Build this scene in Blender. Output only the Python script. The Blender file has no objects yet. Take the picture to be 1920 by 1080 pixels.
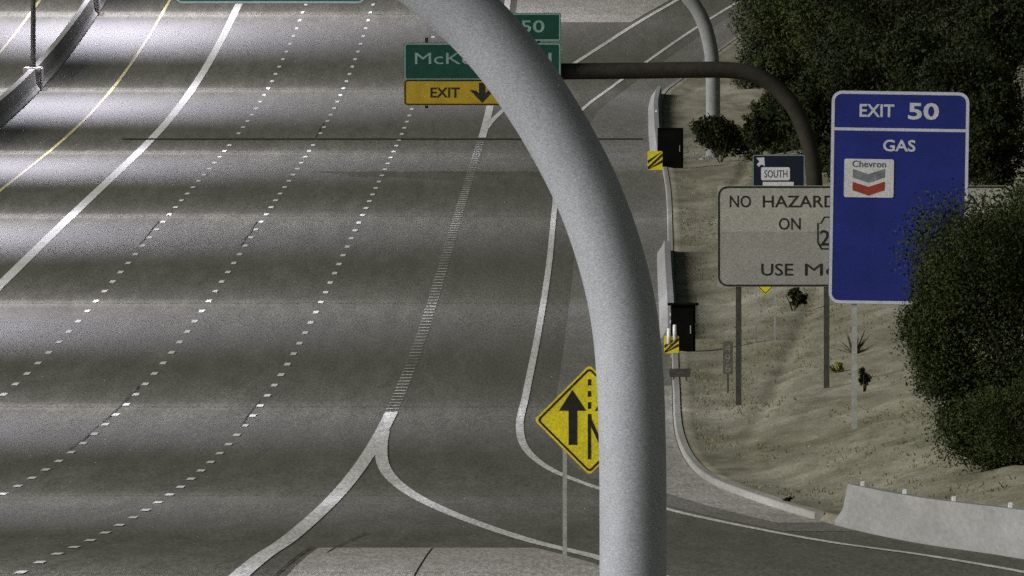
import bpy, bmesh, math, random
import numpy as np
from mathutils import Vector, Matrix

# ------------------------------------------------------------------ camera, world, sun, exposure
F = 42700.0                                   # focal length in pixels of a 1920 px wide picture (long tele lens)
PITCH = math.atan(1040 / F)
HC = 18.47                                    # camera height above the low point of the road
sc = bpy.context.scene
col = sc.collection
cam_d = bpy.data.cameras.new('camera')
cam_d.sensor_width = 36.0
cam_d.lens = 36.0 * F / 1920
cam_d.clip_start = 1.0
cam_d.clip_end = 12000
cam = bpy.data.objects.new('camera', cam_d)
cam.location = (0, 0, HC)
cam.rotation_euler = (math.pi / 2 - PITCH, 0, 0)
col.objects.link(cam)
sc.camera = cam

SUN_EL, SUN_AZ = math.radians(23), math.radians(-113)      # azimuth from +Y, clockwise: behind-left of the camera
world = bpy.data.worlds.new('World')
sc.world = world
world.use_nodes = True
wn, wl = world.node_tree.nodes, world.node_tree.links
for n in list(wn):
    wn.remove(n)
sky = wn.new('ShaderNodeTexSky')
sky.sky_type = 'NISHITA'
sky.sun_disc = False
sky.sun_elevation = SUN_EL
sky.sun_rotation = SUN_AZ
tint = wn.new('ShaderNodeMix')
tint.data_type = 'RGBA'
tint.blend_type = 'MULTIPLY'
tint.inputs[0].default_value = 1.0
tint.inputs[7].default_value = (1.0, 0.80, 0.50, 1)        # city glow: warm night haze instead of blue day air
bg = wn.new('ShaderNodeBackground')
bg.inputs[1].default_value = 0.011
wo = wn.new('ShaderNodeOutputWorld')
wl.new(sky.outputs[0], tint.inputs[6])
wl.new(tint.outputs[2], bg.inputs[0])
wl.new(bg.outputs[0], wo.inputs[0])

sun_d = bpy.data.lights.new('night_fill', 'SUN')  # added even fill for the whole scene, no moon is known there
sun_d.energy = 1.05
sun_d.angle = math.radians(28)
sun_d.color = (1.0, 0.99, 0.92)
sun = bpy.data.objects.new('night_fill', sun_d)
d = Vector((math.sin(SUN_AZ) * math.cos(SUN_EL), math.cos(SUN_AZ) * math.cos(SUN_EL), math.sin(SUN_EL)))
sun.rotation_euler = d.to_track_quat('Z', 'Y').to_euler()
sun.location = d * 100
col.objects.link(sun)

vs = sc.view_settings
vs.view_transform = 'Standard'
vs.look = 'None'
vs.exposure = 1.6
vs.gamma = 1.0
vs.use_curve_mapping = False
sc.render.filter_size = 2.7                   # the photograph is soft at the pixel
sc.cycles.use_denoising = False
sc.cycles.use_adaptive_sampling = True
sc.cycles.adaptive_threshold = 0.06
sc.cycles.adaptive_min_samples = 56
sc.cycles.max_bounces = 4
sc.cycles.sample_clamp_indirect = 2.0
LAMP_POWER = 4500.0
LSIGN = 1.0
LAMP_BACK, LAMP_LINE, LAMP_PUSH = 0.02, 0.6, 0.8
LAMP_COLOR = (0.90, 0.87, 1.0)

rnd = random.Random(7)
nrg = np.random.default_rng(11)

# ------------------------------------------------------------------ materials
def new_mat(name):
    m = bpy.data.materials.new(name)
    m.use_nodes = True
    return m, m.node_tree.nodes, m.node_tree.links, m.node_tree.nodes['Principled BSDF']

def speckle(N, L, vec, colour, fine, amt):
    """fine light and dark mottling multiplied into a colour"""
    if not amt:
        return colour
    mp = N.new('ShaderNodeMapping'); mp.inputs['Scale'].default_value = fine
    L.new(vec, mp.inputs[0])
    n = N.new('ShaderNodeTexNoise'); n.inputs['Scale'].default_value = 1.0; n.inputs['Detail'].default_value = 2.0
    L.new(mp.outputs[0], n.inputs['Vector'])
    r = N.new('ShaderNodeMapRange')
    r.inputs[1].default_value = 0.3; r.inputs[2].default_value = 0.7; r.inputs[3].default_value = 1 - amt; r.inputs[4].default_value = 1 + amt * 0.9
    L.new(n.outputs[0], r.inputs[0])
    m = N.new('ShaderNodeMix'); m.data_type = 'RGBA'; m.blend_type = 'MULTIPLY'; m.inputs[0].default_value = 1.0
    L.new(colour, m.inputs[6]); L.new(r.outputs[0], m.inputs[7])
    return m.outputs[2]

def mat(name, c1, c2=None, scale=3.0, rough=0.8, metal=0.0, spec=0.5, bump=0.0, bscale=40.0, stretch=(1, 1, 1), detail=6.0,
        space='world', lo=0.35, hi=0.65, fine=(30, 30, 30), famt=0.22):
    m, N, L, P = new_mat(name)
    P.inputs['Roughness'].default_value = rough
    P.inputs['Metallic'].default_value = metal
    P.inputs['Specular IOR Level'].default_value = spec
    if c2 is None:
        c2 = tuple(v * 0.82 for v in c1)
    if space == 'world':
        g = N.new('ShaderNodeNewGeometry'); out = g.outputs['Position']
    else:
        g = N.new('ShaderNodeTexCoord'); out = g.outputs['Object']
    mp = N.new('ShaderNodeMapping')
    mp.inputs['Scale'].default_value = stretch
    L.new(out, mp.inputs[0])
    nz = N.new('ShaderNodeTexNoise')
    nz.inputs['Scale'].default_value = scale
    nz.inputs['Detail'].default_value = detail
    nz.inputs['Roughness'].default_value = 0.65
    L.new(mp.outputs[0], nz.inputs['Vector'])
    r = N.new('ShaderNodeValToRGB')
    r.color_ramp.elements[0].position = lo
    r.color_ramp.elements[1].position = hi
    r.color_ramp.elements[0].color = (*c2, 1)
    r.color_ramp.elements[1].color = (*c1, 1)
    L.new(nz.outputs[0], r.inputs[0])
    L.new(speckle(N, L, out, r.outputs[0], fine, famt), P.inputs['Base Color'])
    if bump:
        n2 = N.new('ShaderNodeTexNoise')
        n2.inputs['Scale'].default_value = bscale
        n2.inputs['Detail'].default_value = 4
        L.new(out, n2.inputs['Vector'])
        b = N.new('ShaderNodeBump')
        b.inputs['Strength'].default_value = bump
        b.inputs['Distance'].default_value = 0.03
        L.new(n2.outputs[0], b.inputs['Height'])
        L.new(b.outputs[0], P.inputs['Normal'])
    return m

def two_noise(name, a, b, c, s1, st1, s2, st2, rough, spec, lo2=0.4, hi2=0.7, amt=0.6):
    """base colours a/b by one stretched noise, worn towards c by a second one"""
    m, N, L, P = new_mat(name)
    P.inputs['Roughness'].default_value = rough
    P.inputs['Specular IOR Level'].default_value = spec
    g = N.new('ShaderNodeNewGeometry')
    def noise(s, st, lo, hi, det):
        mp = N.new('ShaderNodeMapping'); mp.inputs['Scale'].default_value = st
        L.new(g.outputs['Position'], mp.inputs[0])
        nz = N.new('ShaderNodeTexNoise'); nz.inputs['Scale'].default_value = s; nz.inputs['Detail'].default_value = det
        nz.inputs['Roughness'].default_value = 0.7
        L.new(mp.outputs[0], nz.inputs['Vector'])
        r = N.new('ShaderNodeMapRange'); r.inputs[1].default_value = lo; r.inputs[2].default_value = hi
        L.new(nz.outputs[0], r.inputs[0])
        return r.outputs[0]
    m1 = N.new('ShaderNodeMix'); m1.data_type = 'RGBA'
    m1.inputs[6].default_value = (*a, 1); m1.inputs[7].default_value = (*b, 1)
    L.new(noise(s1, st1, 0.3, 0.7, 8), m1.inputs[0])
    m2 = N.new('ShaderNodeMix'); m2.data_type = 'RGBA'
    mul = N.new('ShaderNodeMath'); mul.operation = 'MULTIPLY'; mul.inputs[1].default_value = amt
    L.new(noise(s2, st2, lo2, hi2, 8), mul.inputs[0])
    L.new(mul.outputs[0], m2.inputs[0])
    L.new(m1.outputs[2], m2.inputs[6]); m2.inputs[7].default_value = (*c, 1)
    L.new(speckle(N, L, g.outputs['Position'], m2.outputs[2], (16, 0.45, 1), 0.30), P.inputs['Base Color'])
    return m

M = {}
M['asphalt'] = two_noise('asphalt', (0.088, 0.086, 0.068), (0.150, 0.147, 0.120), (0.065, 0.063, 0.048),
                         1.0, (1.0, 0.03, 1.0), 1.0, (2.2, 0.06, 1.0), 0.66, 0.5)
M['concrete_road'] = two_noise('concrete_road', (0.155, 0.152, 0.138), (0.205, 0.20, 0.18), (0.10, 0.098, 0.082),
                               1.0, (1.2, 0.08, 1.0), 1.0, (0.6, 0.05, 1.0), 0.85, 0.3)
M['gore_concrete'] = two_noise('gore_concrete', (0.31, 0.30, 0.275), (0.40, 0.39, 0.355), (0.22, 0.21, 0.185),
                               1.0, (3, 0.3, 1.0), 1.0, (1.5, 0.2, 1.0), 0.85, 0.3)
M['joint'] = mat('joint', (0.026, 0.026, 0.022), (0.055, 0.054, 0.046), 2.0, 0.9, spec=0.1)
M['white_paint'] = two_noise('white_paint', (0.74, 0.74, 0.72), (0.55, 0.55, 0.53), (0.25, 0.25, 0.235),
                             1.0, (4, 0.4, 1), 1.0, (1.0, 0.05, 1), 0.6, 0.4, 0.5, 0.75, 0.6)
M['lane_paint'] = mat('lane_paint', (0.80, 0.80, 0.77), (0.62, 0.62, 0.60), 0.5, 0.6, spec=0.4)
M['worn_paint'] = two_noise('worn_paint', (0.66, 0.66, 0.63), (0.50, 0.50, 0.47), (0.19, 0.185, 0.16),
                            1.0, (3, 1.2, 1), 1.0, (0.3, 0.02, 1), 0.7, 0.3, 0.38, 0.62, 0.85)
M['yellow_paint'] = two_noise('yellow_paint', (0.74, 0.66, 0.34), (0.58, 0.52, 0.28), (0.22, 0.2, 0.13),
                              1.0, (4, 0.4, 1), 1.0, (1, 0.04, 1), 0.6, 0.4, 0.45, 0.7, 0.7)
M['concrete'] = mat('concrete', (0.36, 0.36, 0.35), (0.24, 0.235, 0.22), 0.8, 0.9, spec=0.2, bump=0.3, bscale=12, stretch=(1, 0.05, 1), fine=(14, 0.6, 14), famt=0.10)
M['barrier'] = mat('barrier', (0.29, 0.295, 0.305), (0.23, 0.235, 0.24), 1.4, 0.9, spec=0.2, bump=0.05, bscale=10, stretch=(1, 0.05, 1), fine=(14, 0.6, 14), famt=0.10)
M['galv'] = mat('galv', (0.42, 0.445, 0.515), (0.34, 0.36, 0.42), 3.0, 0.6, metal=0.0, spec=0.5, bump=0.02, bscale=25,
                stretch=(1, 1, 0.35), space='world', lo=0.25, hi=0.75, fine=(50, 50, 110), famt=0.30)
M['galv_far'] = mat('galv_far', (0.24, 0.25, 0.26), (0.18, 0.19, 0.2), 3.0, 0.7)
M['marker_grey'] = mat('marker_grey', (0.13, 0.128, 0.105), (0.10, 0.10, 0.085), 5.0, 0.8, spec=0.1)
M['digit_grey'] = mat('digit_grey', (0.24, 0.24, 0.21), None, 5.0, 0.8, spec=0.1)
M['galv_small'] = mat('galv_small', (0.42, 0.44, 0.43), (0.3, 0.31, 0.3), 5.0, 0.6, metal=0.2)
M['shaded_steel'] = mat('shaded_steel', (0.040, 0.037, 0.030), (0.026, 0.024, 0.019), 2.0, 0.8, spec=0.1)  # galvanised steel; its unlit side is put into this dark colour
M['dark_post'] = mat('dark_post', (0.075, 0.075, 0.065), (0.045, 0.045, 0.04), 6.0, 0.8, spec=0.2)
M['sign_back'] = mat('sign_back', (0.07, 0.07, 0.065), None, 3, 0.7)
M['sign_green'] = mat('sign_green', (0.007, 0.062, 0.047), (0.006, 0.046, 0.036), 3, 0.5, spec=0.3)
M['sign_teal'] = mat('sign_teal', (0.01, 0.19, 0.15), (0.008, 0.15, 0.12), 3, 0.5, spec=0.3)
M['sign_yellow'] = mat('sign_yellow', (0.44, 0.31, 0.02), (0.36, 0.25, 0.02), 3, 0.55, spec=0.3)
M['sign_lemon'] = mat('sign_lemon', (0.80, 0.70, 0.02), (0.68, 0.57, 0.03), 1.2, 0.55, spec=0.3)
M['sign_blue'] = mat('sign_blue', (0.016, 0.029, 0.23), (0.012, 0.022, 0.17), 1.0, 0.55, spec=0.3)
M['sign_navy'] = mat('sign_navy', (0.007, 0.010, 0.032), (0.008, 0.016, 0.020), 2.0, 0.6, spec=0.2)
M['sign_white'] = mat('sign_white', (0.66, 0.67, 0.70), (0.55, 0.56, 0.6), 2.0, 0.6, spec=0.2)
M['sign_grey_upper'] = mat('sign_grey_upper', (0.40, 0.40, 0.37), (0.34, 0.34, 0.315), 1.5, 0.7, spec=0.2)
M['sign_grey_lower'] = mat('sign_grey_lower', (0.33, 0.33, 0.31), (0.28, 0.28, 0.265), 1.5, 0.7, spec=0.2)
M['letter_white'] = mat('letter_white', (0.6, 0.62, 0.72), (0.5, 0.52, 0.62), 4, 0.6, spec=0.2)
M['letter_mint'] = mat('letter_mint', (0.22, 0.36, 0.33), (0.16, 0.28, 0.25), 4, 0.6, spec=0.2)
M['letter_black'] = mat('letter_black', (0.016, 0.016, 0.015), (0.03, 0.03, 0.026), 6, 0.7, spec=0.2)
M['letter_slate'] = mat('letter_slate', (0.07, 0.10, 0.16), None, 6, 0.6)
M['band_grey'] = mat('band_grey', (0.22, 0.24, 0.27), (0.12, 0.14, 0.17), 4, 0.6)
M['band_red'] = mat('band_red', (0.36, 0.05, 0.03), (0.25, 0.03, 0.02), 4, 0.6)
M['cabinet'] = mat('cabinet', (0.007, 0.007, 0.006), (0.004, 0.004, 0.0035), 2, 0.9, spec=0.03)  # near black: the shade on the cabinet fronts is painted into the colour
M['steel_lamp'] = mat('steel_lamp', (0.05, 0.05, 0.048), None, 3, 0.7)
M['reflector'] = mat('reflector', (0.85, 0.86, 0.88), None, 4, 0.4)
M['soil'] = None
M['leaf_dark'] = mat('leaf_dark', (0.025, 0.032, 0.010), (0.014, 0.020, 0.007), 1.6, 0.75, spec=0.15, lo=0.4, hi=0.6)
M['leaf_mid'] = mat('leaf_mid', (0.055, 0.068, 0.022), (0.026, 0.036, 0.012), 1.2, 0.75, spec=0.15, lo=0.4, hi=0.6)
M['leaf_olive'] = mat('leaf_olive', (0.044, 0.058, 0.017), (0.024, 0.034, 0.010), 1.3, 0.75, spec=0.15, lo=0.4, hi=0.6)
M['leaf_grey'] = mat('leaf_grey', (0.07, 0.082, 0.045), (0.035, 0.045, 0.024), 1.0, 0.75, spec=0.15, lo=0.4, hi=0.6)
M['leaf_yellow'] = mat('leaf_yellow', (0.30, 0.29, 0.06), (0.16, 0.17, 0.04), 3, 0.75, spec=0.15)
M['leaf_agave'] = mat('leaf_agave', (0.06, 0.075, 0.05), (0.035, 0.045, 0.03), 4, 0.7)
M['bark'] = mat('bark', (0.07, 0.06, 0.045), (0.035, 0.03, 0.024), 6, 0.9, spec=0.1)

def soil_material():
    m, N, L, P = new_mat('desert_soil')
    P.inputs['Roughness'].default_value = 0.95
    P.inputs['Specular IOR Level'].default_value = 0.1
    g = N.new('ShaderNodeNewGeometry')
    def nz(s, st, det=8, rg=0.65):
        mp = N.new('ShaderNodeMapping'); mp.inputs['Scale'].default_value = st
        L.new(g.outputs['Position'], mp.inputs[0])
        n = N.new('ShaderNodeTexNoise'); n.inputs['Scale'].default_value = s; n.inputs['Detail'].default_value = det
        n.inputs['Roughness'].default_value = rg
        L.new(mp.outputs[0], n.inputs['Vector'])
        return n.outputs[0]
    r1 = N.new('ShaderNodeValToRGB')
    e = r1.color_ramp.elements
    e[0].position = 0.30; e[0].color = (0.15, 0.138, 0.098, 1)
    e[1].position = 0.68; e[1].color = (0.335, 0.318, 0.255, 1)
    k = e.new(0.5); k.color = (0.24, 0.227, 0.176, 1)
    L.new(nz(0.7, (1, 0.12, 1)), r1.inputs[0])
    r2 = N.new('ShaderNodeMapRange'); r2.inputs[1].default_value = 0.52; r2.inputs[2].default_value = 0.66
    L.new(nz(0.9, (1, 0.09, 1), 5), r2.inputs[0])
    mx = N.new('ShaderNodeMix'); mx.data_type = 'RGBA'
    ml = N.new('ShaderNodeMath'); ml.operation = 'MULTIPLY'; ml.inputs[1].default_value = 0.6
    L.new(r2.outputs[0], ml.inputs[0]); L.new(ml.outputs[0], mx.inputs[0])
    L.new(r1.outputs[0], mx.inputs[6]); mx.inputs[7].default_value = (0.115, 0.12, 0.065, 1)
    L.new(speckle(N, L, g.outputs['Position'], mx.outputs[2], (16, 3.5, 8), 0.32), P.inputs['Base Color'])
    b = N.new('ShaderNodeBump'); b.inputs['Strength'].default_value = 0.35; b.inputs['Distance'].default_value = 0.05
    L.new(nz(9, (1, 0.7, 1), 4), b.inputs['Height']); L.new(b.outputs[0], P.inputs['Normal'])
    return m
M['soil'] = soil_material()

# ------------------------------------------------------------------ object helpers
def tag(o, label=None, cat=None, group=None, kind=None):
    if label: o['label'] = label
    if cat: o['category'] = cat
    if group: o['group'] = group
    if kind: o['kind'] = kind
    return o

def empty(name, loc, label=None, cat=None, group=None):
    o = bpy.data.objects.new(name, None)
    o.empty_display_size = 0.3
    o.location = loc
    col.objects.link(o)
    return tag(o, label, cat, group)

def link(name, me, m=None, parent=None, loc=None):
    o = bpy.data.objects.new(name, me)
    col.objects.link(o)
    if m is not None and not me.materials:
        me.materials.append(M[m])
    if parent is not None:
        o.parent = parent
    if loc is not None:
        o.location = loc
    return o

def mesh_from(name, verts, faces, smooth=False):
    me = bpy.data.meshes.new(name)
    me.from_pydata([tuple(v) for v in verts], [], faces)
    me.update()
    if smooth:
        me.polygons.foreach_set('use_smooth', [True] * len(me.polygons))
    return me

def bm_mesh(name, bm, smooth=False):
    me = bpy.data.meshes.new(name)
    bmesh.ops.recalc_face_normals(bm, faces=bm.faces)
    bm.to_mesh(me); bm.free()
    if smooth:
        me.polygons.foreach_set('use_smooth', [True] * len(me.polygons))
    return me

def box_mesh(name, x0, x1, y0, y1, z0, z1, bevel=0.0):
    bm = bmesh.new()
    bmesh.ops.create_cube(bm, size=1.0)
    for v in bm.verts:
        v.co = Vector((x0 + (v.co.x + .5) * (x1 - x0), y0 + (v.co.y + .5) * (y1 - y0), z0 + (v.co.z + .5) * (z1 - z0)))
    if bevel:
        bmesh.ops.bevel(bm, geom=bm.edges[:], offset=bevel, segments=2, affect='EDGES')
    return bm_mesh(name, bm)

def round_rect(w, h, r, n=6):
    pts = []
    for cx, cz, a0 in ((w/2-r, h/2-r, 0), (-w/2+r, h/2-r, 90), (-w/2+r, -h/2+r, 180), (w/2-r, -h/2+r, 270)):
        for i in range(n + 1):
            a = math.radians(a0 + 90 * i / n)
            pts.append((cx + r * math.cos(a), cz + r * math.sin(a)))
    return pts

def prism(name, pts, y0, y1):
    """outline in x,z extruded along y"""
    n = len(pts)
    v = [(x, y0, z) for x, z in pts] + [(x, y1, z) for x, z in pts]
    f = [list(range(n))[::-1], list(range(n, 2 * n))] + [[i, (i + 1) % n, n + (i + 1) % n, n + i] for i in range(n)]
    bm = bmesh.new()
    vv = [bm.verts.new(p) for p in v]
    for q in f:
        bm.faces.new([vv[i] for i in q])
    return bm_mesh(name, bm)

def ring_mesh(name, outer, inner, y0, y1):
    n = len(outer)
    v = [(x, y0, z) for x, z in outer] + [(x, y0, z) for x, z in inner] + [(x, y1, z) for x, z in outer] + [(x, y1, z) for x, z in inner]
    f = []
    for i in range(n):
        j = (i + 1) % n
        f += [[i, j, n + j, n + i], [2*n + i, 2*n + j, 3*n + j, 3*n + i], [i, j, 2*n + j, 2*n + i], [n + i, n + j, 3*n + j, 3*n + i]]
    bm = bmesh.new()
    vv = [bm.verts.new(p) for p in v]
    for q in f:
        bm.faces.new([vv[i] for i in q])
    return bm_mesh(name, bm)

def tube_mesh(name, path, radius, sides=32, caps=True):
    P_ = [Vector(p) for p in path]
    R_ = radius if isinstance(radius, (list, tuple)) else [radius] * len(P_)
    v, f = [], []
    t0 = (P_[1] - P_[0]).normalized()
    ref = Vector((0, 1, 0)) if abs(t0.y) < 0.9 else Vector((1, 0, 0))
    u = (ref - t0 * ref.dot(t0)).normalized()
    for i, p in enumerate(P_):
        a = P_[max(i - 1, 0)]; b = P_[min(i + 1, len(P_) - 1)]
        t = (b - a).normalized()
        u = (u - t * u.dot(t)).normalized()
        w = t.cross(u)
        for s in range(sides):
            q = 2 * math.pi * s / sides
            v.append(p + (u * math.cos(q) + w * math.sin(q)) * R_[i])
    for i in range(len(P_) - 1):
        for s in range(sides):
            s2 = (s + 1) % sides
            f.append((i*sides + s, i*sides + s2, (i+1)*sides + s2, (i+1)*sides + s))
    me = mesh_from(name, v, f, smooth=True)
    if caps:
        bm = bmesh.new(); bm.from_mesh(me)
        bm.verts.ensure_lookup_table()
        n = len(P_)
        a = bm.faces.new([bm.verts[s] for s in range(sides)]); a.smooth = False
        b = bm.faces.new([bm.verts[(n-1)*sides + s] for s in range(sides)]); b.smooth = False
        bmesh.ops.recalc_face_normals(bm, faces=bm.faces)
        bm.to_mesh(me); bm.free()
    return me

def catmull(pts, n=10):
    P_ = [np.array(p, float) for p in pts]
    P_ = [2*P_[0] - P_[1]] + P_ + [2*P_[-1] - P_[-2]]
    out = []
    for i in range(1, len(P_) - 2):
        for k in range(n):
            t = k / n
            p0, p1, p2, p3 = P_[i-1:i+3]
            out.append(0.5 * (2*p1 + (p2-p0)*t + (2*p0-5*p1+4*p2-p3)*t*t + (3*p1-p0-3*p2+p3)*t**3))
    out.append(P_[-2])
    return [tuple(p) for p in out]

def text_part(name, s, x0, x1, z0, z1, y, m, parent, bold=0.012, thick=0.004):
    cu = bpy.data.curves.new(name, 'FONT')
    cu.body = s
    cu.offset = 0.0 if 'M' in s else bold
    cu.extrude = 0.01
    cu.resolution_u = 3
    tmp = bpy.data.objects.new(name + '_tmp', cu)
    col.objects.link(tmp)
    dg = bpy.context.evaluated_depsgraph_get()
    me = bpy.data.meshes.new_from_object(tmp.evaluated_get(dg))
    col.objects.unlink(tmp); bpy.data.objects.remove(tmp); bpy.data.curves.remove(cu)
    co = np.empty(len(me.vertices) * 3, np.float32)
    me.vertices.foreach_get('co', co)
    co = co.reshape(-1, 3)
    mn, mx = co.min(0), co.max(0)
    out = np.empty_like(co)
    out[:, 0] = x0 + (co[:, 0] - mn[0]) / (mx[0] - mn[0]) * (x1 - x0)
    out[:, 2] = z0 + (co[:, 1] - mn[1]) / (mx[1] - mn[1]) * (z1 - z0)
    out[:, 1] = y - (co[:, 2] - mn[2]) / max(mx[2] - mn[2], 1e-6) * thick
    me.vertices.foreach_set('co', out.ravel())
    me.materials.clear()
    me.update()
    return link(name, me, m, parent)

def poly_part(name, pts, y, m, parent, thick=0.004):
    return link(name, prism(name, pts, y - thick, y), m, parent)

# ------------------------------------------------------------------ the lie of the land
# road profile (distance from the camera, height) and plan lines, in metres
PROF = [(-200, 6.6), (0, 6.6), (120, 6.55), (210, 6.35), (300, 5.7), (350, 5.18), (390, 4.33), (420, 3.561), (450, 2.868), (480, 2.22),
        (510, 1.633), (540, 1.125), (570, 0.71), (600, 0.393), (630, 0.175), (660, 0.047), (690, -0.006), (720, -0.001),
        (750, 0.042), (780, 0.104), (810, 0.17), (840, 0.229), (870, 0.275), (900, 0.31), (930, 0.341), (960, 0.381),
        (990, 0.445), (1020, 0.552), (1050, 0.72), (1080, 0.964), (1110, 1.295), (1140, 1.718), (1170, 2.23), (1200, 2.823),
        (1230, 3.487), (1260, 4.17), (1300, 5.05), (1400, 6.7), (1600, 8.0), (2200, 8.5), (6000, 9.0)]

class Curve:
    """monotone-parameter cubic Hermite curve through points"""
    def __init__(s, pts):
        pts = sorted(pts)
        s.x = np.array([p[0] for p in pts], float); s.y = np.array([p[1] for p in pts], float)
        d = np.diff(s.y) / np.diff(s.x)
        m = np.empty_like(s.y); m[0], m[-1] = d[0], d[-1]
        h = np.diff(s.x)
        m[1:-1] = (d[:-1] * h[1:] + d[1:] * h[:-1]) / (h[:-1] + h[1:])
        s.m = m
    def __call__(s, q):
        q = np.asarray(q, float)
        i = np.clip(np.searchsorted(s.x, q) - 1, 0, len(s.x) - 2)
        h = s.x[i+1] - s.x[i]; t = np.clip((q - s.x[i]) / h, 0, 1)
        r = ((1+2*t)*(1-t)**2*s.y[i] + t*(1-t)**2*h*s.m[i] + t*t*(3-2*t)*s.y[i+1] + t*t*(t-1)*h*s.m[i+1])
        r = np.where(q < s.x[0], s.y[0] + (q - s.x[0])*s.m[0], np.where(q > s.x[-1], s.y[-1] + (q - s.x[-1])*s.m[-1], r))
        return float(r) if r.ndim == 0 else r

RZ = Curve(PROF)
AX = Curve([(-200, -13.7), (200, -12.4), (300, -12.02), (396, -11.59), (496, -11.09), (593, -10.60), (703, -10.03), (825, -9.47), (947, -8.93), (1057, -8.41),
            (1178, -7.84), (1240, -7.56), (1400, -6.8), (1700, -5.3), (3000, 2)])
RIGHT_EDGE = Curve([(100, 22.5), (200, 17.4), (300, 12.2), (372, 8.4), (420, 5.75), (468, 3.35), (505, 1.89), (533, 0.9), (562, 0.34), (590, 0.2), (627, 0.37), (704, 0.82),
                    (779, 1.24), (870, 1.62), (950, 1.95), (1010, 2.4), (1067, 3.3), (1110, 4.95), (1153, 6.95), (1200, 9.5), (1246, 12.5), (1300, 16.4), (1400, 24)])
GORE_NEAR = Curve([(100, 13.6), (212, 8.7), (300, 5.2), (391, 1.47), (419, 0.39), (463, -1.19), (502, -2.35), (533, -2.97), (570, -3.26), (606, -3.27)])
GORE_FAR = Curve([(1005, -1.35), (1033, -1.12), (1067, -0.35), (1100, 0.95), (1139, 2.72), (1175, 4.6), (1211, 6.66), (1246, 9.0), (1300, 12.8), (1400, 20)])
KERB = Curve([(100, 25), (200, 20.3), (300, 14.2), (387, 8.85), (448, 6.25), (456, 6.0), (489, 5.04), (513, 4.44), (545, 4.15), (566, 4.13), (640, 4.5), (717, 5.0),
              (779, 5.33), (838, 5.7), (897, 6.05), (965, 6.3), (1037, 6.63), (1075, 6.9), (1094, 7.2), (1118, 8.2), (1180, 11.3), (1246, 15.4), (1300, 19.5), (1400, 27.5)])

def fbm(x, y, seed=0):
    r = np.zeros(np.broadcast(x, y).shape)
    g = np.random.default_rng(seed)
    for k in range(10):
        a = g.uniform(0, 2*math.pi); fr = 0.16 * 1.35 ** k
        r = r + np.sin((x*math.cos(a)*2.2 + y*math.sin(a)*0.5) * fr * 2 + g.uniform(0, 7)) / (1.25 ** k)
    return r / 3.0

def bank(dist, y):
    """height of the right-hand slope above the road edge, dist metres beyond the kerb"""
    d_ = np.maximum(dist, 0.0)
    steep = np.interp(y, [300, 420, 540, 600, 760, 900, 1100], [0.30, 0.30, 0.27, 0.22, 0.20, 0.14, 0.10])
    s = np.maximum(d_ - 0.9, 0)
    h = steep * s * (s / (s + 0.6))
    h = np.where(h > 5, 5 + (h - 5) * 0.12, h)
    rill = fbm(dist, y, 3) * 0.10 * np.clip(d_ / 2.5, 0, 1)
    furrow = -0.10 * np.exp(-((((dist - 3.4) * 1.0 - (y - 640) * 0.018 + 8) % 5.0 - 2.5) / 0.22) ** 2) * np.clip((d_ - 0.8) / 2, 0, 1)
    return 0.10 * np.clip(d_ * 6, 0, 1) + h + rill + furrow

def ground(x, y):
    k = KERB(y)
    if x > k + 0.2:
        return RZ(y) + float(bank(np.array(x - k - 0.2), np.array(float(y))))
    return RZ(y)

def ray_pt(px, py, dist):
    """the point that stands dist metres ahead on the line of sight through a picture point"""
    t = math.tan(PITCH + math.atan((py - 540) / F))
    return Vector(((px - 960) / F * dist * 1.0003, dist, HC - dist * t))

def hit(px, py):
    q = 300.0
    while q < 1500:
        p = ray_pt(px, py, q)
        if p.z < ground(p.x, q):
            return p
        q += 0.5
    return p

# ground sheet, road, shoulders
def strip(name, ys, lefts, rights, dz, m, parent=None, cols=2):
    v, f = [], []
    for y, a, b in zip(ys, lefts, rights):
        z = RZ(float(y)) + dz
        for c in range(cols):
            v.append((a + (b - a) * c / (cols - 1), float(y), z))
    for i in range(len(ys) - 1):
        for c in range(cols - 1):
            q = i * cols + c
            f.append((q, q + 1, q + cols + 1, q + cols))
    return link(name, mesh_from(name, v, f), m, parent)

def steps(a, b, s):
    n = max(int(math.ceil((b - a) / s)), 1)
    return [a + (b - a) * i / n for i in range(n + 1)]

ys_all = steps(-200, 360, 20) + steps(362, 1400, 3)[0:] + steps(1420, 3000, 40) + [4000, 6000, 9000]
ys_g = np.array(sorted(set([round(v, 3) for v in steps(-200, 360, 20) + steps(364, 440, 4) + steps(441, 760, 1.0) + steps(763, 1400, 3) + steps(1430, 3000, 60) + [4000, 6000, 9000]])))
offs = list(np.concatenate([[-0.02, 0.04], np.linspace(0.3, 13, 70), np.linspace(14, 40, 14), [60, 100, 200, 500, 1500]]))
v, f = [], []
lefts = [-2500, -600, -150, -60]
for y in ys_g:
    k = KERB(float(y)); ax = AX(float(y)); z = RZ(float(y))
    row = [(x + ax, y, z - 0.4) for x in lefts] + [(ax - 33.0, y, z - 0.35), (k - 0.3, y, z - 0.35)]
    o_ = np.array(offs)
    row += [(k + 0.2 + o, y, z + (h if o >= 0.2 else 0.05 if o < 0 else 0.13)) for o, h in zip(o_, bank(o_, np.full_like(o_, y)))]
    v += row
nc = len(lefts) + 2 + len(offs)
for i in range(len(ys_g) - 1):
    for c in range(nc - 1):
        q = i * nc + c
        f.append((q, q + 1, q + nc + 1, q + nc))
tag(link('ground', mesh_from('ground', v, f, smooth=True), 'soil'), kind='structure')

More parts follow.
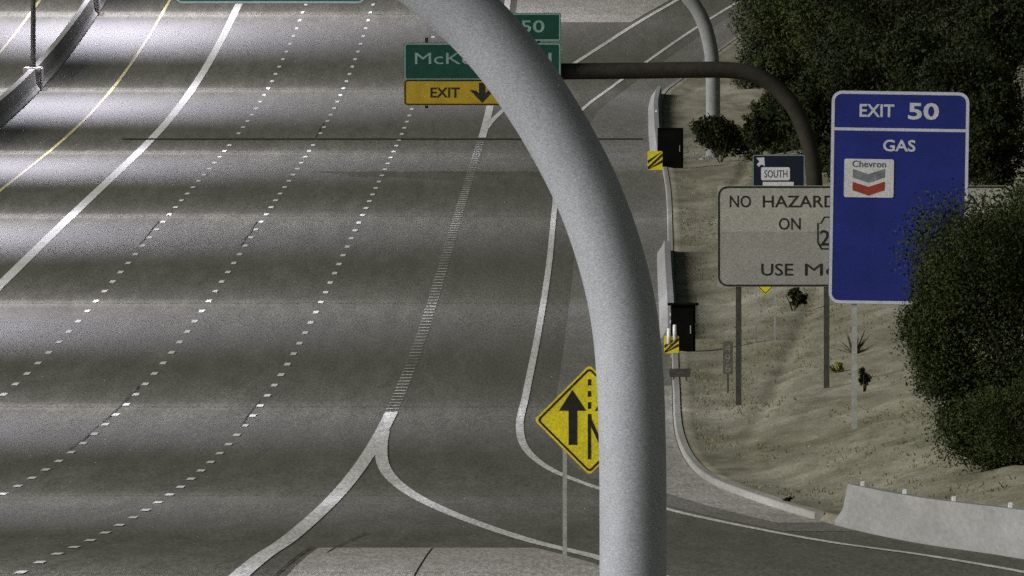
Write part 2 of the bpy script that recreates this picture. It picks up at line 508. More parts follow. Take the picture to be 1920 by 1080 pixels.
ys_r = ys_all
road = tag(strip('road', ys_r, [AX(y) - 33.2 for y in ys_r], [KERB(y) + 0.02 for y in ys_r], 0.0, 'asphalt', cols=12), kind='structure')
ys_s = steps(436, 1400, 3)
def asphalt_edge(y):
    return RIGHT_EDGE(y) + float(np.interp(y, [436, 470, 520, 560, 1250], [0.30, 0.33, 0.55, 0.85, 0.85]))
tag(strip('shoulder', ys_s, [asphalt_edge(y) for y in ys_s], [KERB(y) - 0.01 for y in ys_s], 0.006, 'concrete_road', cols=4), kind='structure')

# paved gore islands: slabs with open joints
def slab(ya, yb, fa, fb):
    ys = steps(ya, yb, 6)
    return tag(strip('gore_slab', ys, [fa(y) for y in ys], [fb(y) for y in ys], 0.012, 'gore_concrete', cols=3), kind='structure')
nl = lambda y: AX(y) + 7.32 + 0.75
nr = lambda y: GORE_NEAR(y) - 0.42
nj = lambda y: -1.46 - (397 - y) * 0.004
slab(150, 407.5, nl, lambda y: nj(y) - 0.02)
slab(150, 407.5, lambda y: nj(y) + 0.02, nr)
slab(1212, 1400, lambda y: AX(y) + 7.32 + 0.5, lambda y: GORE_FAR(y) - 0.4)

ys_ = steps(449, 640, 3)
tag(strip('gutter', ys_, [KERB(y) - float(np.interp(y, [449, 500, 560, 640], [1.0, 1.5, 1.1, 0.5])) for y in ys_], [KERB(y) - 0.012 for y in ys_], 0.012, 'gore_concrete', cols=3), kind='structure')
# kerb along the right edge
def sweep_profile(name, ys, xf, prof, m, parent=None, zoff=0.0, smooth=False):
    v, f = [], []
    n = len(prof)
    for y in ys:
        x = xf(y); z = RZ(y) + zoff
        v += [(x + a, y, z + b) for a, b in prof]
    for i in range(len(ys) - 1):
        for c in range(n - 1):
            q = i * n + c
            f.append((q, q + 1, q + n + 1, q + n))
    f.append(tuple(range(n))[::-1]); f.append(tuple((len(ys) - 1) * n + i for i in range(n)))
    return link(name, mesh_from(name, v, f, smooth), m, parent)

tag(sweep_profile('kerb', steps(455, 1400, 3), KERB, [(0.0, -0.3), (0.02, 0.13), (0.05, 0.15), (0.2, 0.15), (0.22, -0.3)], 'concrete'), kind='structure')

# ------------------------------------------------------------------ painted lines
def line(name, ya, yb, xf, w, m, dz=0.012, step=3):
    ys = steps(ya, yb, step)
    return strip(name, ys, [xf(y) - w/2 for y in ys], [xf(y) + w/2 for y in ys], dz, m, road)

line('carpool_line', 150, 1400, lambda y: AX(y) - 7.32, 0.38, 'lane_paint')
line('median_edge_line', 150, 1400, lambda y: AX(y) - 11.2, 0.15, 'yellow_paint')
line('far_edge_line', 150, 1400, lambda y: AX(y) - 18.3, 0.15, 'yellow_paint')
line('edge_line', 150, 1400, RIGHT_EDGE, 0.20, 'white_paint', 0.014)
line('gore_line', 150, 609, lambda y: AX(y) + 7.30, 0.34, 'white_paint', 0.012)
line('gore_line', 150, 585, GORE_NEAR, 0.30, 'white_paint', 0.016)
line('gore_line', 1011, 1400, lambda y: AX(y) + 7.30, 0.34, 'white_paint', 0.012)
line('gore_line', 1030, 1400, GORE_FAR, 0.26, 'white_paint', 0.016)

def slope_at(y):
    return math.atan((RZ(y + 1) - RZ(y - 1)) / 2)
def head_at(fn, y):
    return math.atan((fn(y + 1) - fn(y - 1)) / 2)
def dash_mesh(name, w, l, m):
    me = mesh_from(name, [(-w/2, -l/2, 0), (w/2, -l/2, 0), (w/2, l/2, 0), (-w/2, l/2, 0)], [(0, 1, 2, 3)])
    me.materials.append(M[m])
    return me
lane_me = dash_mesh('lane_dash', 0.17, 3.1, 'lane_paint')
tick_me = dash_mesh('exit_lane_dash', 0.33, 0.95, 'worn_paint')
def put_dash(name, me, fn, y, dz):
    o = bpy.data.objects.new(name, me)
    o.location = (fn(y), y, RZ(y) + dz)
    o.rotation_euler = (slope_at(y), 0, -head_at(fn, y))
    o.parent = road
    col.objects.link(o)
for off, ph in ((-3.66, 0.0), (0.0, 0.0), (3.66, -1.4)):
    fn = (lambda o: (lambda y: AX(y) + o))(off)
    for k in range(-8, 75):
        put_dash('lane_dash', lane_me, fn, 495.8 + 12.192 * (61 - k) + ph, 0.013)
fn = lambda y: AX(y) + 7.28
y = 612.5
while y < 1009:
    put_dash('exit_lane_dash', tick_me, fn, y, 0.013)
    y += 3.658

# sealed joints and cracks in the asphalt
ys = steps(1006.4, 1009.6, 1.6)
strip('expansion_joint', ys, [AX(y) - 8.6 for y in ys], [KERB(y) - 0.7 for y in ys], 0.018, 'joint', road)
def crack(pts, w):
    v, f = [], []
    pp = catmull([(*p, 0) for p in pts], 6)
    for i, (x, y, _) in enumerate(pp):
        ww = w * rnd.uniform(0.5, 1.3)
        v += [(x - ww/2, y, RZ(y) + 0.019), (x + ww/2, y, RZ(y) + 0.019)]
        if i: f.append((2*i - 2, 2*i - 1, 2*i + 1, 2*i))
    link('tar_seam', mesh_from('tar_seam', v, f), 'joint', road)
crack([(AX(y) + 7.32 + 0.55 + 0.06 * math.sin(y), y) for y in (330, 352, 371, 390, 410)], 0.035)
crack([(ray_pt(px, py, yy).x, yy) for px, py, yy in ((612, 1045, 398), (640, 1025, 414), (662, 1012, 423), (686, 1000, 433))], 0.03)
for off, ya, yb in ((-0.12, 596, 640), (-0.13, 560, 592), (-0.14, 812, 850), (-3.8, 815, 850), (3.55, 590, 622), (-0.1, 1010, 1040)):
    crack([(AX(y) + off + rnd.uniform(-.03, .03), y) for y in steps(ya, yb, 7)], 0.03)

# ------------------------------------------------------------------ median barrier with lamp posts
bw = [(-0.40, -0.2), (-0.40, 0.08), (-0.22, 0.33), (-0.14, 1.06), (0.14, 1.06), (0.22, 0.33), (0.40, 0.08), (0.40, -0.2)]
BAR = lambda y: AX(y) - 15.0
LAMPS = [1103 + 121.92 * i for i in range(3, -10, -1)]
seg = []
median = empty('median_barrier', (BAR(1103), 1103, RZ(1103)), 'long concrete median barrier with sloped foot dividing the two carriageways', 'barrier')
def child_world(o, parent):
    o.parent = parent
    o.matrix_parent_inverse = Matrix.Translation(-parent.location)
    return o
w_ = sweep_profile('wall', steps(60, 1500, 4), BAR, bw, 'concrete'); child_world(w_, median)
for L_ in LAMPS:
    if 60 < L_ < 1500:
        x, z = BAR(L_), RZ(L_)
        p_ = link('lamp_plinth', box_mesh('lamp_plinth', -0.45, 0.45, -2.4, 2.4, -0.1, 1.09, 0.05), 'concrete', None, (x, L_, z)); child_world(p_, median)

pole_me = tube_mesh('pole', [(0, 0, 0), (0, 0, 5), (0, 0, 10), (0, 0, 13.6)], [0.13, 0.115, 0.10, 0.085], 16)
arm_me = tube_mesh('arm', catmull([(0, 0, 13.2), (0.5, 0, 13.75), (1.2, 0, 14.0), (2.3, 0, 14.05)], 5), 0.045, 10)
head_me = box_mesh('luminaire', 2.2, 3.0, -0.18, 0.18, 13.98, 14.10, 0.03)
base_me = box_mesh('base_plate', -0.2, 0.2, -0.2, 0.2, 0, 0.04, 0.008)
for me in (pole_me, arm_me, head_me, base_me):
    me.materials.append(M['steel_lamp'])
def make_lamp_light():
    """roadway luminaire: its optics throw the light across the lanes and towards oncoming view, with a sharp cut-off on the other side"""
    ld = bpy.data.lights.new('lamp_light', 'POINT')
    ld.energy = LAMP_POWER
    ld.color = LAMP_COLOR
    ld.shadow_soft_size = 0.12
    ld.use_nodes = True
    N, L = ld.node_tree.nodes, ld.node_tree.links
    em = [n for n in N if n.type == 'EMISSION'][0]
    tc = N.new('ShaderNodeTexCoord')
    sp = N.new('ShaderNodeSeparateXYZ')
    L.new(tc.outputs['Normal'], sp.inputs[0])
    def mth(op, a, b=None, c=None):
        n = N.new('ShaderNodeMath'); n.operation = op
        for i, q in enumerate((a, b, c)):
            if q is None: continue
            if isinstance(q, (int, float)): n.inputs[i].default_value = q
            else: L.new(q, n.inputs[i])
        return n.outputs[0]
    def smooth(x, a, b, lo, hi):
        n = N.new('ShaderNodeMapRange'); n.interpolation_type = 'SMOOTHSTEP'
        n.inputs[1].default_value = a; n.inputs[2].default_value = b; n.inputs[3].default_value = lo; n.inputs[4].default_value = hi
        L.new(x, n.inputs[0]); return n.outputs[0]
    dz = mth('MULTIPLY', sp.outputs[2], LSIGN * -1.0)
    down = mth('MAXIMUM', dz, 0.02)
    v_ = mth('DIVIDE', mth('MULTIPLY', sp.outputs[1], LSIGN), down)       # along the road, in lamp heights
    u_ = mth('DIVIDE', sp.outputs[0], down)
    far = mth('ADD', smooth(v_, -1.0, 0.8, 0.50, 0.0), smooth(v_, -0.5, 7.5, 0.50, LAMP_BACK))
    line_ = smooth(mth('ABSOLUTE', mth('ADD', v_, 0.02)), 0.05, 0.42, LAMP_LINE, 0.0)
    line_ = mth('MULTIPLY', line_, smooth(mth('ABSOLUTE', u_), 0.3, 1.5, 1.0, 0.0))
    near = smooth(v_, -5.0, 0.2, 0.0, 1.0)
    push = mth('POWER', mth('ADD', mth('ADD', 1.0, mth('MULTIPLY', mth('MULTIPLY', u_, u_), 0.75)), mth('MULTIPLY', mth('MULTIPLY', v_, v_), 0.42)), LAMP_PUSH)
    vis = mth('MULTIPLY', smooth(dz, 0.02, 0.12, 0.0, 1.0), smooth(mth('ABSOLUTE', u_), 1.05, 2.4, 1.0, 0.15))
    tot = mth('MULTIPLY', mth('MULTIPLY', mth('ADD', mth('MULTIPLY', far, near), line_), push), vis)
    L.new(tot, em.inputs['Strength'])
    return ld
lamp_lights = {}
for k_ in (1.0, 1.1, 1.4, 0.75):
    lamp_lights[k_] = make_lamp_light()
    lamp_lights[k_].energy = LAMP_POWER * k_
for L_ in LAMPS:
    if L_ < -60: continue
    x, z = BAR(L_), RZ(L_) + (1.09 if 60 < L_ < 1500 else 0)
    e = empty('street_lamp', (x, L_, z))
    if abs(L_ - 1103) < 1:
        tag(e, 'dark slender street lamp post rising from the median barrier', 'street lamp', 'street lamps along the median')
    else:
        tag(e, 'tall double arm street lamp further along the median barrier', 'street lamp', 'street lamps along the median')
    link('base_plate', base_me, None, e)
    link('pole', pole_me, None, e)
    for s in (1, -1):
        a = link('arm', arm_me, None, e); a.scale = (s, 1, 1)
        h = link('luminaire', head_me, None, e); h.scale = (s, 1, 1)
        lo = bpy.data.objects.new('lamp_light', lamp_lights[1.4 if L_ > 1200 else 1.1 if L_ > 1050 else 0.75 if L_ < 560 else 1.0])
        lo.location = (s * 2.6, 0, 13.9); lo.parent = e
        lo.rotation_euler = (0, 0, math.radians(rnd.uniform(-4, 4)))
        col.objects.link(lo)

# ------------------------------------------------------------------ concrete barriers on the right
def barrier(name, ya, yb, xf, h, label, wall='barrier', posts=(), zoff=0.0):
    e = empty(name, (xf(ya), ya, RZ(ya)), label, 'barrier')
    prof = [(0.0, -0.25), (0.0, 0.08), (0.16, 0.30), (0.26, h), (0.46, h), (0.50, -0.25)]
    w = sweep_profile('wall', steps(ya, yb, 3), xf, prof, wall); child_world(w, e)
    for y in posts:
        p = link('delineator', box_mesh('delineator', -0.045, 0.045, -0.03, 0.03, -0.01, 0.095, 0.012), 'reflector', None, (xf(y) + 0.36, y, RZ(y) + h)); child_world(p, e)
    return e
barrier('ramp_barrier', 230, 447, lambda y: KERB(y) + 0.05, 0.80, 'pale concrete barrier wall along the entrance ramp', 'barrier',
        (300, 330, 360, 378, 398, 413, 428, 443))
b1 = barrier('roadside_barrier', 952, 1090, lambda y: KERB(y) - 0.42, 0.52, 'low concrete barrier beside the shoulder ending at the clean-edged square cabinet', 'barrier', (962, 1040))
b2 = barrier('roadside_barrier', 690, 800, lambda y: KERB(y) - 0.36, 0.50, 'low concrete barrier beside the shoulder ending at the flat-lidded cabinet', 'barrier', (694, 703))

def object_marker(px, py, dist, w, h, label):
    c = ray_pt(px, py, dist)
    e = empty('object_marker', (c.x, c.y, ground(c.x, c.y)), label, 'marker')
    cz = c.z - ground(c.x, c.y)
    link('panel', prism('panel', [(x, z + cz) for x, z in round_rect(w, h, 0.03)], -0.01, 0.01), 'sign_lemon', e)
    for i in range(3):                                   # diagonal stripes clipped to the panel
        z0 = -h/2 + (i + 0.15) * h / 3 - 0.02; t = h / 6; k = w * 0.9
        pts = [(-w/2 + .01, max(z0 - k/2, -h/2 + .01)), (w/2 - .01, min(z0 + k/2, h/2 - .01)), (w/2 - .01, min(z0 + k/2 + t, h/2 - .005)), (-w/2 + .01, max(z0 - k/2 + t, -h/2 + .015))]
        poly_part('stripe', [(x, z + cz) for x, z in pts], -0.012, 'letter_black', e)
    link('post', box_mesh('post', -0.03, 0.03, 0.012, 0.05, -0.1, cz - h/2 + 0.15), 'galv_small', e)
    return e
object_marker(1228, 301, 940, 0.62, 0.78, 'yellow marker with black slanted stripes by the clean-edged square cabinet')
mk = object_marker(1259, 646, 673, 0.44, 0.52, 'yellow marker with black slanted stripes by the flat-lidded cabinet')
for px, py in ((1254, 623), (1265, 616)):
    c = ray_pt(px, py, 673.1) - mk.location
    link('reflector_post', tube_mesh('reflector_post', [(c.x, 0, c.z - 0.35), (c.x, 0, c.z - 0.1), (c.x, 0, c.z + 0.12)], [0.05, 0.06, 0.055], 10), 'reflector', mk)

def cabinet(px0, px1, ytop, ybase, dist, depth, label, lid=0.04):
    s = F / dist
    w = (px1 - px0) / s; h = (ybase - ytop) / s
    c = ray_pt((px0 + px1) / 2, ybase, dist)
    e = empty('equipment_cabinet', c, label, 'cabinet')
    g = min(ground(c.x, dist), ground(c.x, dist + depth)) - c.z
    link('pad', box_mesh('pad', -w*0.85, w*1.15, -0.45, depth + 0.35, g - 0.4, 0.0, 0.02), 'concrete', e)
    link('body', box_mesh('body', -w/2, w/2, 0, depth, 0.002, h - 0.06, 0.015), 'cabinet', e)
    link('lid', box_mesh('lid', -w/2 - lid, w/2 + lid, -lid, depth + lid, h - 0.058, h, 0.015), 'cabinet', e)
    dr = link('door', box_mesh('door', -w/2 + 0.06, w/2 - 0.06, -0.02, -0.002, 0.12, h - 0.14, 0.006), 'cabinet', e)
    link('handle', box_mesh('handle', w/2 - 0.16, w/2 - 0.13, -0.05, -0.021, h*0.45, h*0.6, 0.004), 'galv_small', dr)
    for i in range(4):
        link('vent', box_mesh('vent', -w/4, w/4, -0.028, -0.021, 0.25 + i*0.05, 0.27 + i*0.05), 'cabinet', dr)
    return e
cabinet(1233, 1281, 240, 321, 944, 0.7, 'tall equipment cabinet, shade painted in, with square clean edges beside the far barrier end', 0.01)
cabinet(1258, 1304, 569, 672, 676, 0.7, 'equipment cabinet, shade painted in, with a wide flat lid on a concrete pad', 0.10)

# ------------------------------------------------------------------ signs
LW = {'I': 0.45, 'i': 0.4, 'l': 0.4, 'M': 1.2, '1': 0.7, 'p': 0.85, 's': 0.75, 'c': 0.8, 'e': 0.85}
class Sign:
    """an upright sign; px maps picture points at its distance to local metres"""
    def __init__(s, name, pxc, dist, base, label, cat='sign', group=None):
        s.d = dist
        s.o = Vector((ray_pt(pxc, 0, dist).x, dist, base))
        s.e = empty(name, s.o, label, cat, group)
    def q(s, px, py):
        p = ray_pt(px, py, s.d) - s.o
        return (p.x, p.z)
    def panel(s, name, x0, y0, x1, y1, r, m, front=-0.02, back=0.02, parent=None):
        a = s.q(x0, y0); b = s.q(x1, y1)
        cx, cz = (a[0] + b[0]) / 2, (a[1] + b[1]) / 2
        pts = [(x + cx, z + cz) for x, z in round_rect(abs(b[0]-a[0]), abs(a[1]-b[1]), r)]
        return link(name, prism(name, pts, front, back), m, parent or s.e)
    def border(s, name, x0, y0, x1, y1, r, w, m, y=-0.02, t=0.005, parent=None):
        a = s.q(x0, y0); b = s.q(x1, y1)
        cx, cz = (a[0] + b[0]) / 2, (a[1] + b[1]) / 2
        W, H = abs(b[0]-a[0]), abs(a[1]-b[1])
        o = [(x + cx, z + cz) for x, z in round_rect(W, H, r)]
        i = [(x + cx, z + cz) for x, z in round_rect(W - 2*w, H - 2*w, max(r - w, 0.01))]
        return link(name, ring_mesh(name, o, i, y - t, y + 0.002), m, parent or s.e)
    def bar(s, name, x0, y0, x1, y1, m, y=-0.02, t=0.005, parent=None):
        a = s.q(x0, y1); b = s.q(x1, y0)
        return link(name, box_mesh(name, a[0], b[0], y - t, y + 0.001, a[1], b[1]), m, parent or s.e)
    def text(s, t, x0, y0, x1, y1, m, y=-0.022, bold=0.012, parent=None, name='lettering'):
        a = s.q(x0, y1); b = s.q(x1, y0)
        ws = t.split(' ')
        wd = [sum(LW.get(c, 1.0) for c in w) for w in ws]
        k = (b[0] - a[0]) / (sum(wd) + 0.75 * (len(ws) - 1))
        x = a[0]
        for w, l in zip(ws, wd):
            o = text_part(name, w, x, x + l * k, a[1], b[1], y, m, parent or s.e, bold)
            x += (l + 0.75) * k
        return o
    def poly(s, name, pts, m, y=-0.021, parent=None):
        return poly_part(name, [s.q(*p) for p in pts], y, m, parent or s.e)
    def post(s, px, py_top, w, m, y=0.02, dp=None, name='post'):
        x, z = s.q(px, py_top)
        g = ground(s.o.x + x, s.d) - s.o.z
        return link(name, ibeam(x, w, dp or w, y, g - 0.4, z), m, s.e)

def ibeam(x, w, dp, y, z0, z1):
    t = w * 0.16
    pts = [(-w/2, 0), (w/2, 0), (w/2, t), (t/2, t), (t/2, dp - t), (w/2, dp - t), (w/2, dp), (-w/2, dp), (-w/2, dp - t), (-t/2, dp - t), (-t/2, t), (-w/2, t)]
    n = len(pts)
    v = [(x + a, y + b, z0) for a, b in pts] + [(x + a, y + b, z1) for a, b in pts]
    bm = bmesh.new()
    vv = [bm.verts.new(p) for p in v]
    bm.faces.new(vv[:n][::-1]); bm.faces.new(vv[n:])
    for i in range(n):
        bm.faces.new([vv[i], vv[(i+1) % n], vv[n + (i+1) % n], vv[n + i]])
    return bm_mesh('post', bm)

# blue fuel sign ---------------------------------------------------
dg = 550.0
gx = ray_pt(1602, 785, dg)
s = Sign('exit_service_sign', 1602, dg, gx.z, 'tall blue highway sign reading EXIT 50 GAS with one fuel logo')
pn = s.panel('panel', 1556, 171, 1815, 571, 0.26, 'sign_blue', -0.03, 0.0)
s.border('border', 1556.5, 171.5, 1814.5, 570.5, 0.255, 0.075, 'letter_white', -0.03, parent=pn)
s.bar('divider', 1562, 240.5, 1809, 246, 'letter_white', -0.03, parent=pn)
s.text('EXIT', 1609, 196, 1674, 220, 'letter_white', -0.031, 0.02, pn)
s.text('50', 1700, 192, 1758, 224, 'letter_white', -0.031, 0.025, pn)
s.text('GAS', 1654, 262, 1715, 284, 'letter_white', -0.031, 0.02, pn)
lg = s.panel('logo_panel', 1582, 299, 1675, 371, 0.05, 'sign_white', -0.042, -0.031, pn)
s.text('Chevron', 1597, 302, 1660, 314.5, 'letter_slate', -0.043, 0.008, lg, 'lettering')
s.poly('grey_band', [(1598, 318), (1628, 327), (1658, 317), (1658, 333), (1628, 343.5), (1598, 334)], 'band_grey', -0.043, lg)
s.poly('red_band', [(1598, 342), (1628, 351), (1658, 341), (1658, 357), (1628, 367.5), (1598, 358)], 'band_red', -0.043, lg)
pn.rotation_euler = (0, math.radians(0.9), 0)
zc = s.q(1685, 370)
pn.matrix_parent_inverse = Matrix.Identity(4)
R_ = Matrix.Rotation(math.radians(0.9), 4, 'Y')
cpt = Vector((zc[0], 0, zc[1]))
pn.location = cpt - (R_ @ cpt)
s.post(1602, 300, 0.13, 'galv_small', 0.002, 0.15)
s.post(1768, 300, 0.13, 'galv_small', 0.002, 0.15)

# white hazard-cargo sign -------------------------------------------
dh = 610.0
hx = ray_pt(1385, 772, dh)
s = Sign('cargo_sign', 1385, dh, hx.z, 'wide weathered white sign with black words NO HAZARD and ON 202 on dark posts')
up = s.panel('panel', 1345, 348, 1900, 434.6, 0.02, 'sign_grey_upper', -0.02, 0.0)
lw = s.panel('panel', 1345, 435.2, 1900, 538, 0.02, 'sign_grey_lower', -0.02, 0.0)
s.border('border', 1346, 349, 1899, 537, 0.26, 0.05, 'letter_black', -0.02)
for w_t, xa, xb in (('NO', 1368, 1408), ('HAZARDOUS', 1430, 1638), ('MATERIALS', 1660, 1878)):
    s.text(w_t, xa, 366.5, xb, 389, 'letter_black', -0.021, 0.008)
s.text('ON', 1460, 408.5, 1501, 431, 'letter_black', -0.021, 0.008)
so = [(1532, 418), (1538, 418), (1545, 406), (1590, 406), (1597, 418), (1603, 418), (1603, 455), (1596, 468), (1539, 468), (1532, 455)]
q_ = [s.q(*p) for p in so]
cx = sum(p[0] for p in q_) / len(q_); cz = sum(p[1] for p in q_) / len(q_)
link('route_shield', ring_mesh('route_shield', q_, [(cx + (a - cx) * 0.92, cz + (b - cz) * 0.92) for a, b in q_], -0.025, -0.018), 'letter_black', s.e)
s.text('202', 1537, 431, 1598, 461, 'letter_black', -0.021, 0.01)
for w_t, xa, xb in (('USE', 1427, 1487), ('McKELLIPS', 1509, 1745), ('RD', 1770, 1822)):
    s.text(w_t, xa, 494, xb, 517, 'letter_black', -0.021, 0.008)
for px in (1385, 1550, 1715, 1872):
    s.post(px, 360, 0.15, 'dark_post', 0.002, 0.2)

# yellow merge diamond ----------------------------------------------
dd = 356.0
s = Sign('added_lane_sign', 1105, dd, ground(ray_pt(1105, 0, dd).x, dd), 'yellow diamond sign with black arrow for a joining lane')
H = 103.5
def diamond(h, r=9):
    pts = []
    for a0, (cx, cy) in ((0, (0, -1)), (1, (1, 0)), (2, (0, 1)), (3, (-1, 0))):
        for i in range(5):
            t = (i / 4 - 0.5)
            ang = math.radians(a0 * 90 - 90 + t * 90)
            bx, by = cx * (h - r * 1.4142), cy * (h - r * 1.4142)
            pts.append((1105 + bx + r * math.cos(ang), 787.5 + by + r * math.sin(ang)))
    return pts
link('panel', prism('panel', [s.q(*p) for p in diamond(H, 7)], -0.012, 0.0), 'sign_lemon', s.e)
oq = [s.q(*p) for p in diamond(H - 5, 7)]; iq = [s.q(*p) for p in diamond(H - 10, 5)]
link('border', ring_mesh('border', oq, iq, -0.016, -0.011), 'letter_black', s.e)
s.poly('arrow', [(1073, 731), (1099, 770), (1082, 770), (1082, 834), (1066, 834), (1066, 770), (1048, 770)], 'letter_black', -0.013)
for a, b in ((711, 722.5), (733, 743.5), (754, 766)):
    s.poly('lane_mark', [(1102, a), (1108, a), (1108, b), (1102, b)], 'letter_black', -0.013)
s.poly('lane_mark', [(1102, 776), (1108, 776), (1109, 786), (1122, 815), (1134, 842), (1129, 846), (1116, 817), (1107.5, 799), (1108, 861), (1102, 861)], 'letter_black', -0.013)
s.poly('arrow', [(1139, 731), (1164, 770), (1147, 770), (1147, 795), (1165, 828), (1153, 836), (1132, 800), (1132, 770), (1115, 770)], 'letter_black', -0.013)
s.post(1059, 780, 0.066, 'galv_small', 0.001, 0.05)
s.post(1151, 780, 0.066, 'galv_small', 0.001, 0.05)

# small diamond and its posts behind the cargo sign
p_ = hit(1435, 640)
s = Sign('warning_sign', 1435, p_.y, p_.z, 'small yellow diamond sign peeking out under the white cargo sign')
pts = [s.q(1435, 487), s.q(1468, 520), s.q(1435, 553), s.q(1402, 520)]
link('panel', prism('panel', pts, -0.01, 0.0), 'sign_lemon', s.e)
c_ = s.q(1435, 520)
link('border', ring_mesh('border', [(c_[0] + (a - c_[0]) * .94, c_[1] + (b - c_[1]) * .94) for a, b in pts], [(c_[0] + (a - c_[0]) * .88, c_[1] + (b - c_[1]) * .88) for a, b in pts], -0.013, -0.008), 'letter_black', s.e)
s.post(1418, 515, 0.05, 'galv_small', 0.001, 0.04)
s.post(1453, 515, 0.05, 'galv_small', 0.001, 0.04)

# route marker panel peeking over the cargo sign
s = Sign('route_sign', 1460, 770, ground(ray_pt(1460, 0, 770).x, 770), 'dark navy route sign with white SOUTH plate standing behind the cargo sign')
pn = s.panel('panel', 1411, 290, 1509, 392, 0.05, 'sign_navy', -0.02, 0.0)
s.border('border', 1411.5, 290.5, 1508.5, 391.5, 0.05, 0.025, 'letter_mint', -0.02, parent=pn)
s.poly('arrow', [(1418, 296), (1433, 295), (1434, 312), (1428, 308), (1422, 313), (1419, 308), (1424, 303)], 'letter_white', -0.022, pn)
pl = s.panel('plate', 1427, 313.5, 1481, 338, 0.06, 'sign_white', -0.03, -0.021, pn)
s.text('SOUTH', 1433, 319, 1476, 333, 'letter_black', -0.031, 0.0, pl)
s.bar('lower_plate', 1430, 341, 1488, 350, 'sign_white', -0.022, 0.006, pn)
s.post(1430, 300, 0.1, 'dark_post', 0.002); s.post(1490, 300, 0.1, 'dark_post', 0.002)

# kilometre-post style marker and a small dark plate by the kerb
p_ = hit(1365, 738)
s = Sign('mile_marker', 1365, p_.y, p_.z, 'narrow upright grey mile marker left of the dark cargo sign post')
pn = s.panel('panel', 1355.5, 640, 1374.5, 702, 0.04, 'marker_grey', -0.01, 0.0)
for ch, a, b in (('4', 645, 661), ('9', 664, 680), ('6', 683, 698)):
    s.text(ch, 1360, a, 1370, b, 'digit_grey', -0.011, 0.0, pn, 'digit')
s.post(1365, 650, 0.05, 'dark_post', 0.001, 0.04)
p_ = hit(1264, 722)
s = Sign('plate_sign', 1275, p_.y, ground(p_.x + 0.3, p_.y), 'small dark blank plate on a short post beside the kerb')
s.panel('panel', 1255, 691, 1295, 707, 0.03, 'dark_post', -0.012, 0.0)
s.post(1263, 695, 0.05, 'dark_post', 0.001, 0.05)
s.post(1287, 695, 0.05, 'dark_post', 0.001, 0.05)

# ------------------------------------------------------------------ tubular sign structures
def monotube(name, dist, pts, dia, m, label, base_px, foot=True, sides=48):
    """pts: centre line in picture points at that distance, from the foot upward"""
    b = ray_pt(base_px[0], base_px[1], dist)
    g = ground(b.x, dist)
    e = empty(name, (b.x, dist, g), label, 'sign structure')
    loc = [ray_pt(px, py, dist) - Vector((b.x, dist, g)) for px, py in pts]
    path = [(loc[0].x, 0, 0.05)] + [tuple(p) for p in loc[0:]]
    path = catmull(path, 12)
    link('tube', tube_mesh('tube', path, dia / 2, sides), m, e)
    if foot:
        link('base_plate', box_mesh('base_plate', -dia*0.8, dia*0.8, -dia*0.8, dia*0.8, 0.0, 0.05, 0.01), m, e)
        link('footing', tube_mesh('footing', [(0, 0, -0.6), (0, 0, -0.001)], dia * 0.95, 24), 'concrete', e)
        for i in range(8):
            a = 2 * math.pi * i / 8
            link('bolt', tube_mesh('bolt', [(dia*0.68*math.cos(a), dia*0.68*math.sin(a), 0.05), (dia*0.68*math.cos(a), dia*0.68*math.sin(a), 0.12)], 0.025, 8), 'galv_small', e)
    return e
near = monotube('sign_gantry', 212.0, [(1187, 1400), (1187, 1080), (1187, 960), (1186, 850), (1182, 720), (1171, 600), (1147, 490), (1110, 382), (1060, 278), (993, 168), (924, 78), (845, 0),
                                       (745, -78), (620, -150), (470, -200), (280, -222), (60, -228), (-1200, -232)], 0.625, 'galv',
                'thick pale grey curved steel tube gantry standing on the paved gore island', (1187, 1700), sides=64)
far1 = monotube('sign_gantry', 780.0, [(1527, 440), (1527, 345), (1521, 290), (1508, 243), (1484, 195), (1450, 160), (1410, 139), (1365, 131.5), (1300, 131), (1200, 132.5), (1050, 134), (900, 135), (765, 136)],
                0.56, 'shaded_steel', 'curved steel tube gantry coloured dark as unlit, carrying the EXIT ONLY sign', (1527, 505))
far2 = monotube('sign_gantry', 960.0, [(1337, 225), (1336, 130), (1330, 80), (1316, 35), (1292, -3), (1255, -38), (1205, -60), (1150, -68), (1000, -70), (300, -72)],
                0.60, 'galv_far', 'grey curved tube gantry rising from the roadside behind the round bush', (1337, 280))

# exit-only sign on the dark gantry
s = Sign('exit_sign', 904, 779.4, RZ(780) + 5.6, 'green overhead sign above yellow EXIT ONLY strip, partly hidden by the thick grey tube')
pn = s.panel('panel', 757, 80, 1052, 148, 0.10, 'sign_green', -0.03, 0.0)
s.border('border', 758, 81, 1051, 150, 0.10, 0.05, 'letter_mint', -0.03, parent=pn)
s.text('McKellips Rd', 778, 99, 1034, 127, 'letter_mint', -0.031, 0.006, pn)
tb = s.panel('exit_tab', 868, 24, 1052, 77, 0.06, 'sign_green', -0.03, 0.0)
s.border('border', 869, 25, 1051, 76.5, 0.06, 0.05, 'letter_mint', -0.03, parent=tb)
s.text('EXIT 50', 884, 38, 1021, 61, 'letter_mint', -0.031, 0.012, tb)
yp = s.panel('exit_only_strip', 757, 149, 1052, 198, 0.12, 'sign_yellow', -0.035, 0.0)
s.border('border', 758, 149.5, 1051, 197, 0.12, 0.05, 'letter_black', -0.035, parent=yp)
s.text('EXIT', 807, 164, 862, 183, 'letter_black', -0.036, 0.02, yp)
s.text('ONLY', 946, 164, 1003, 183, 'letter_black', -0.036, 0.02, yp)
s.poly('arrow', [(904, 193), (880, 168), (893, 170), (898, 175), (898, 155), (910, 155), (910, 175), (915, 170), (928, 168)], 'letter_black', -0.036, yp)
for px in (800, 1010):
    s.bar('bracket', px - 3, 70, px + 3, 203, 'shaded_steel', 0.03, 0.028)

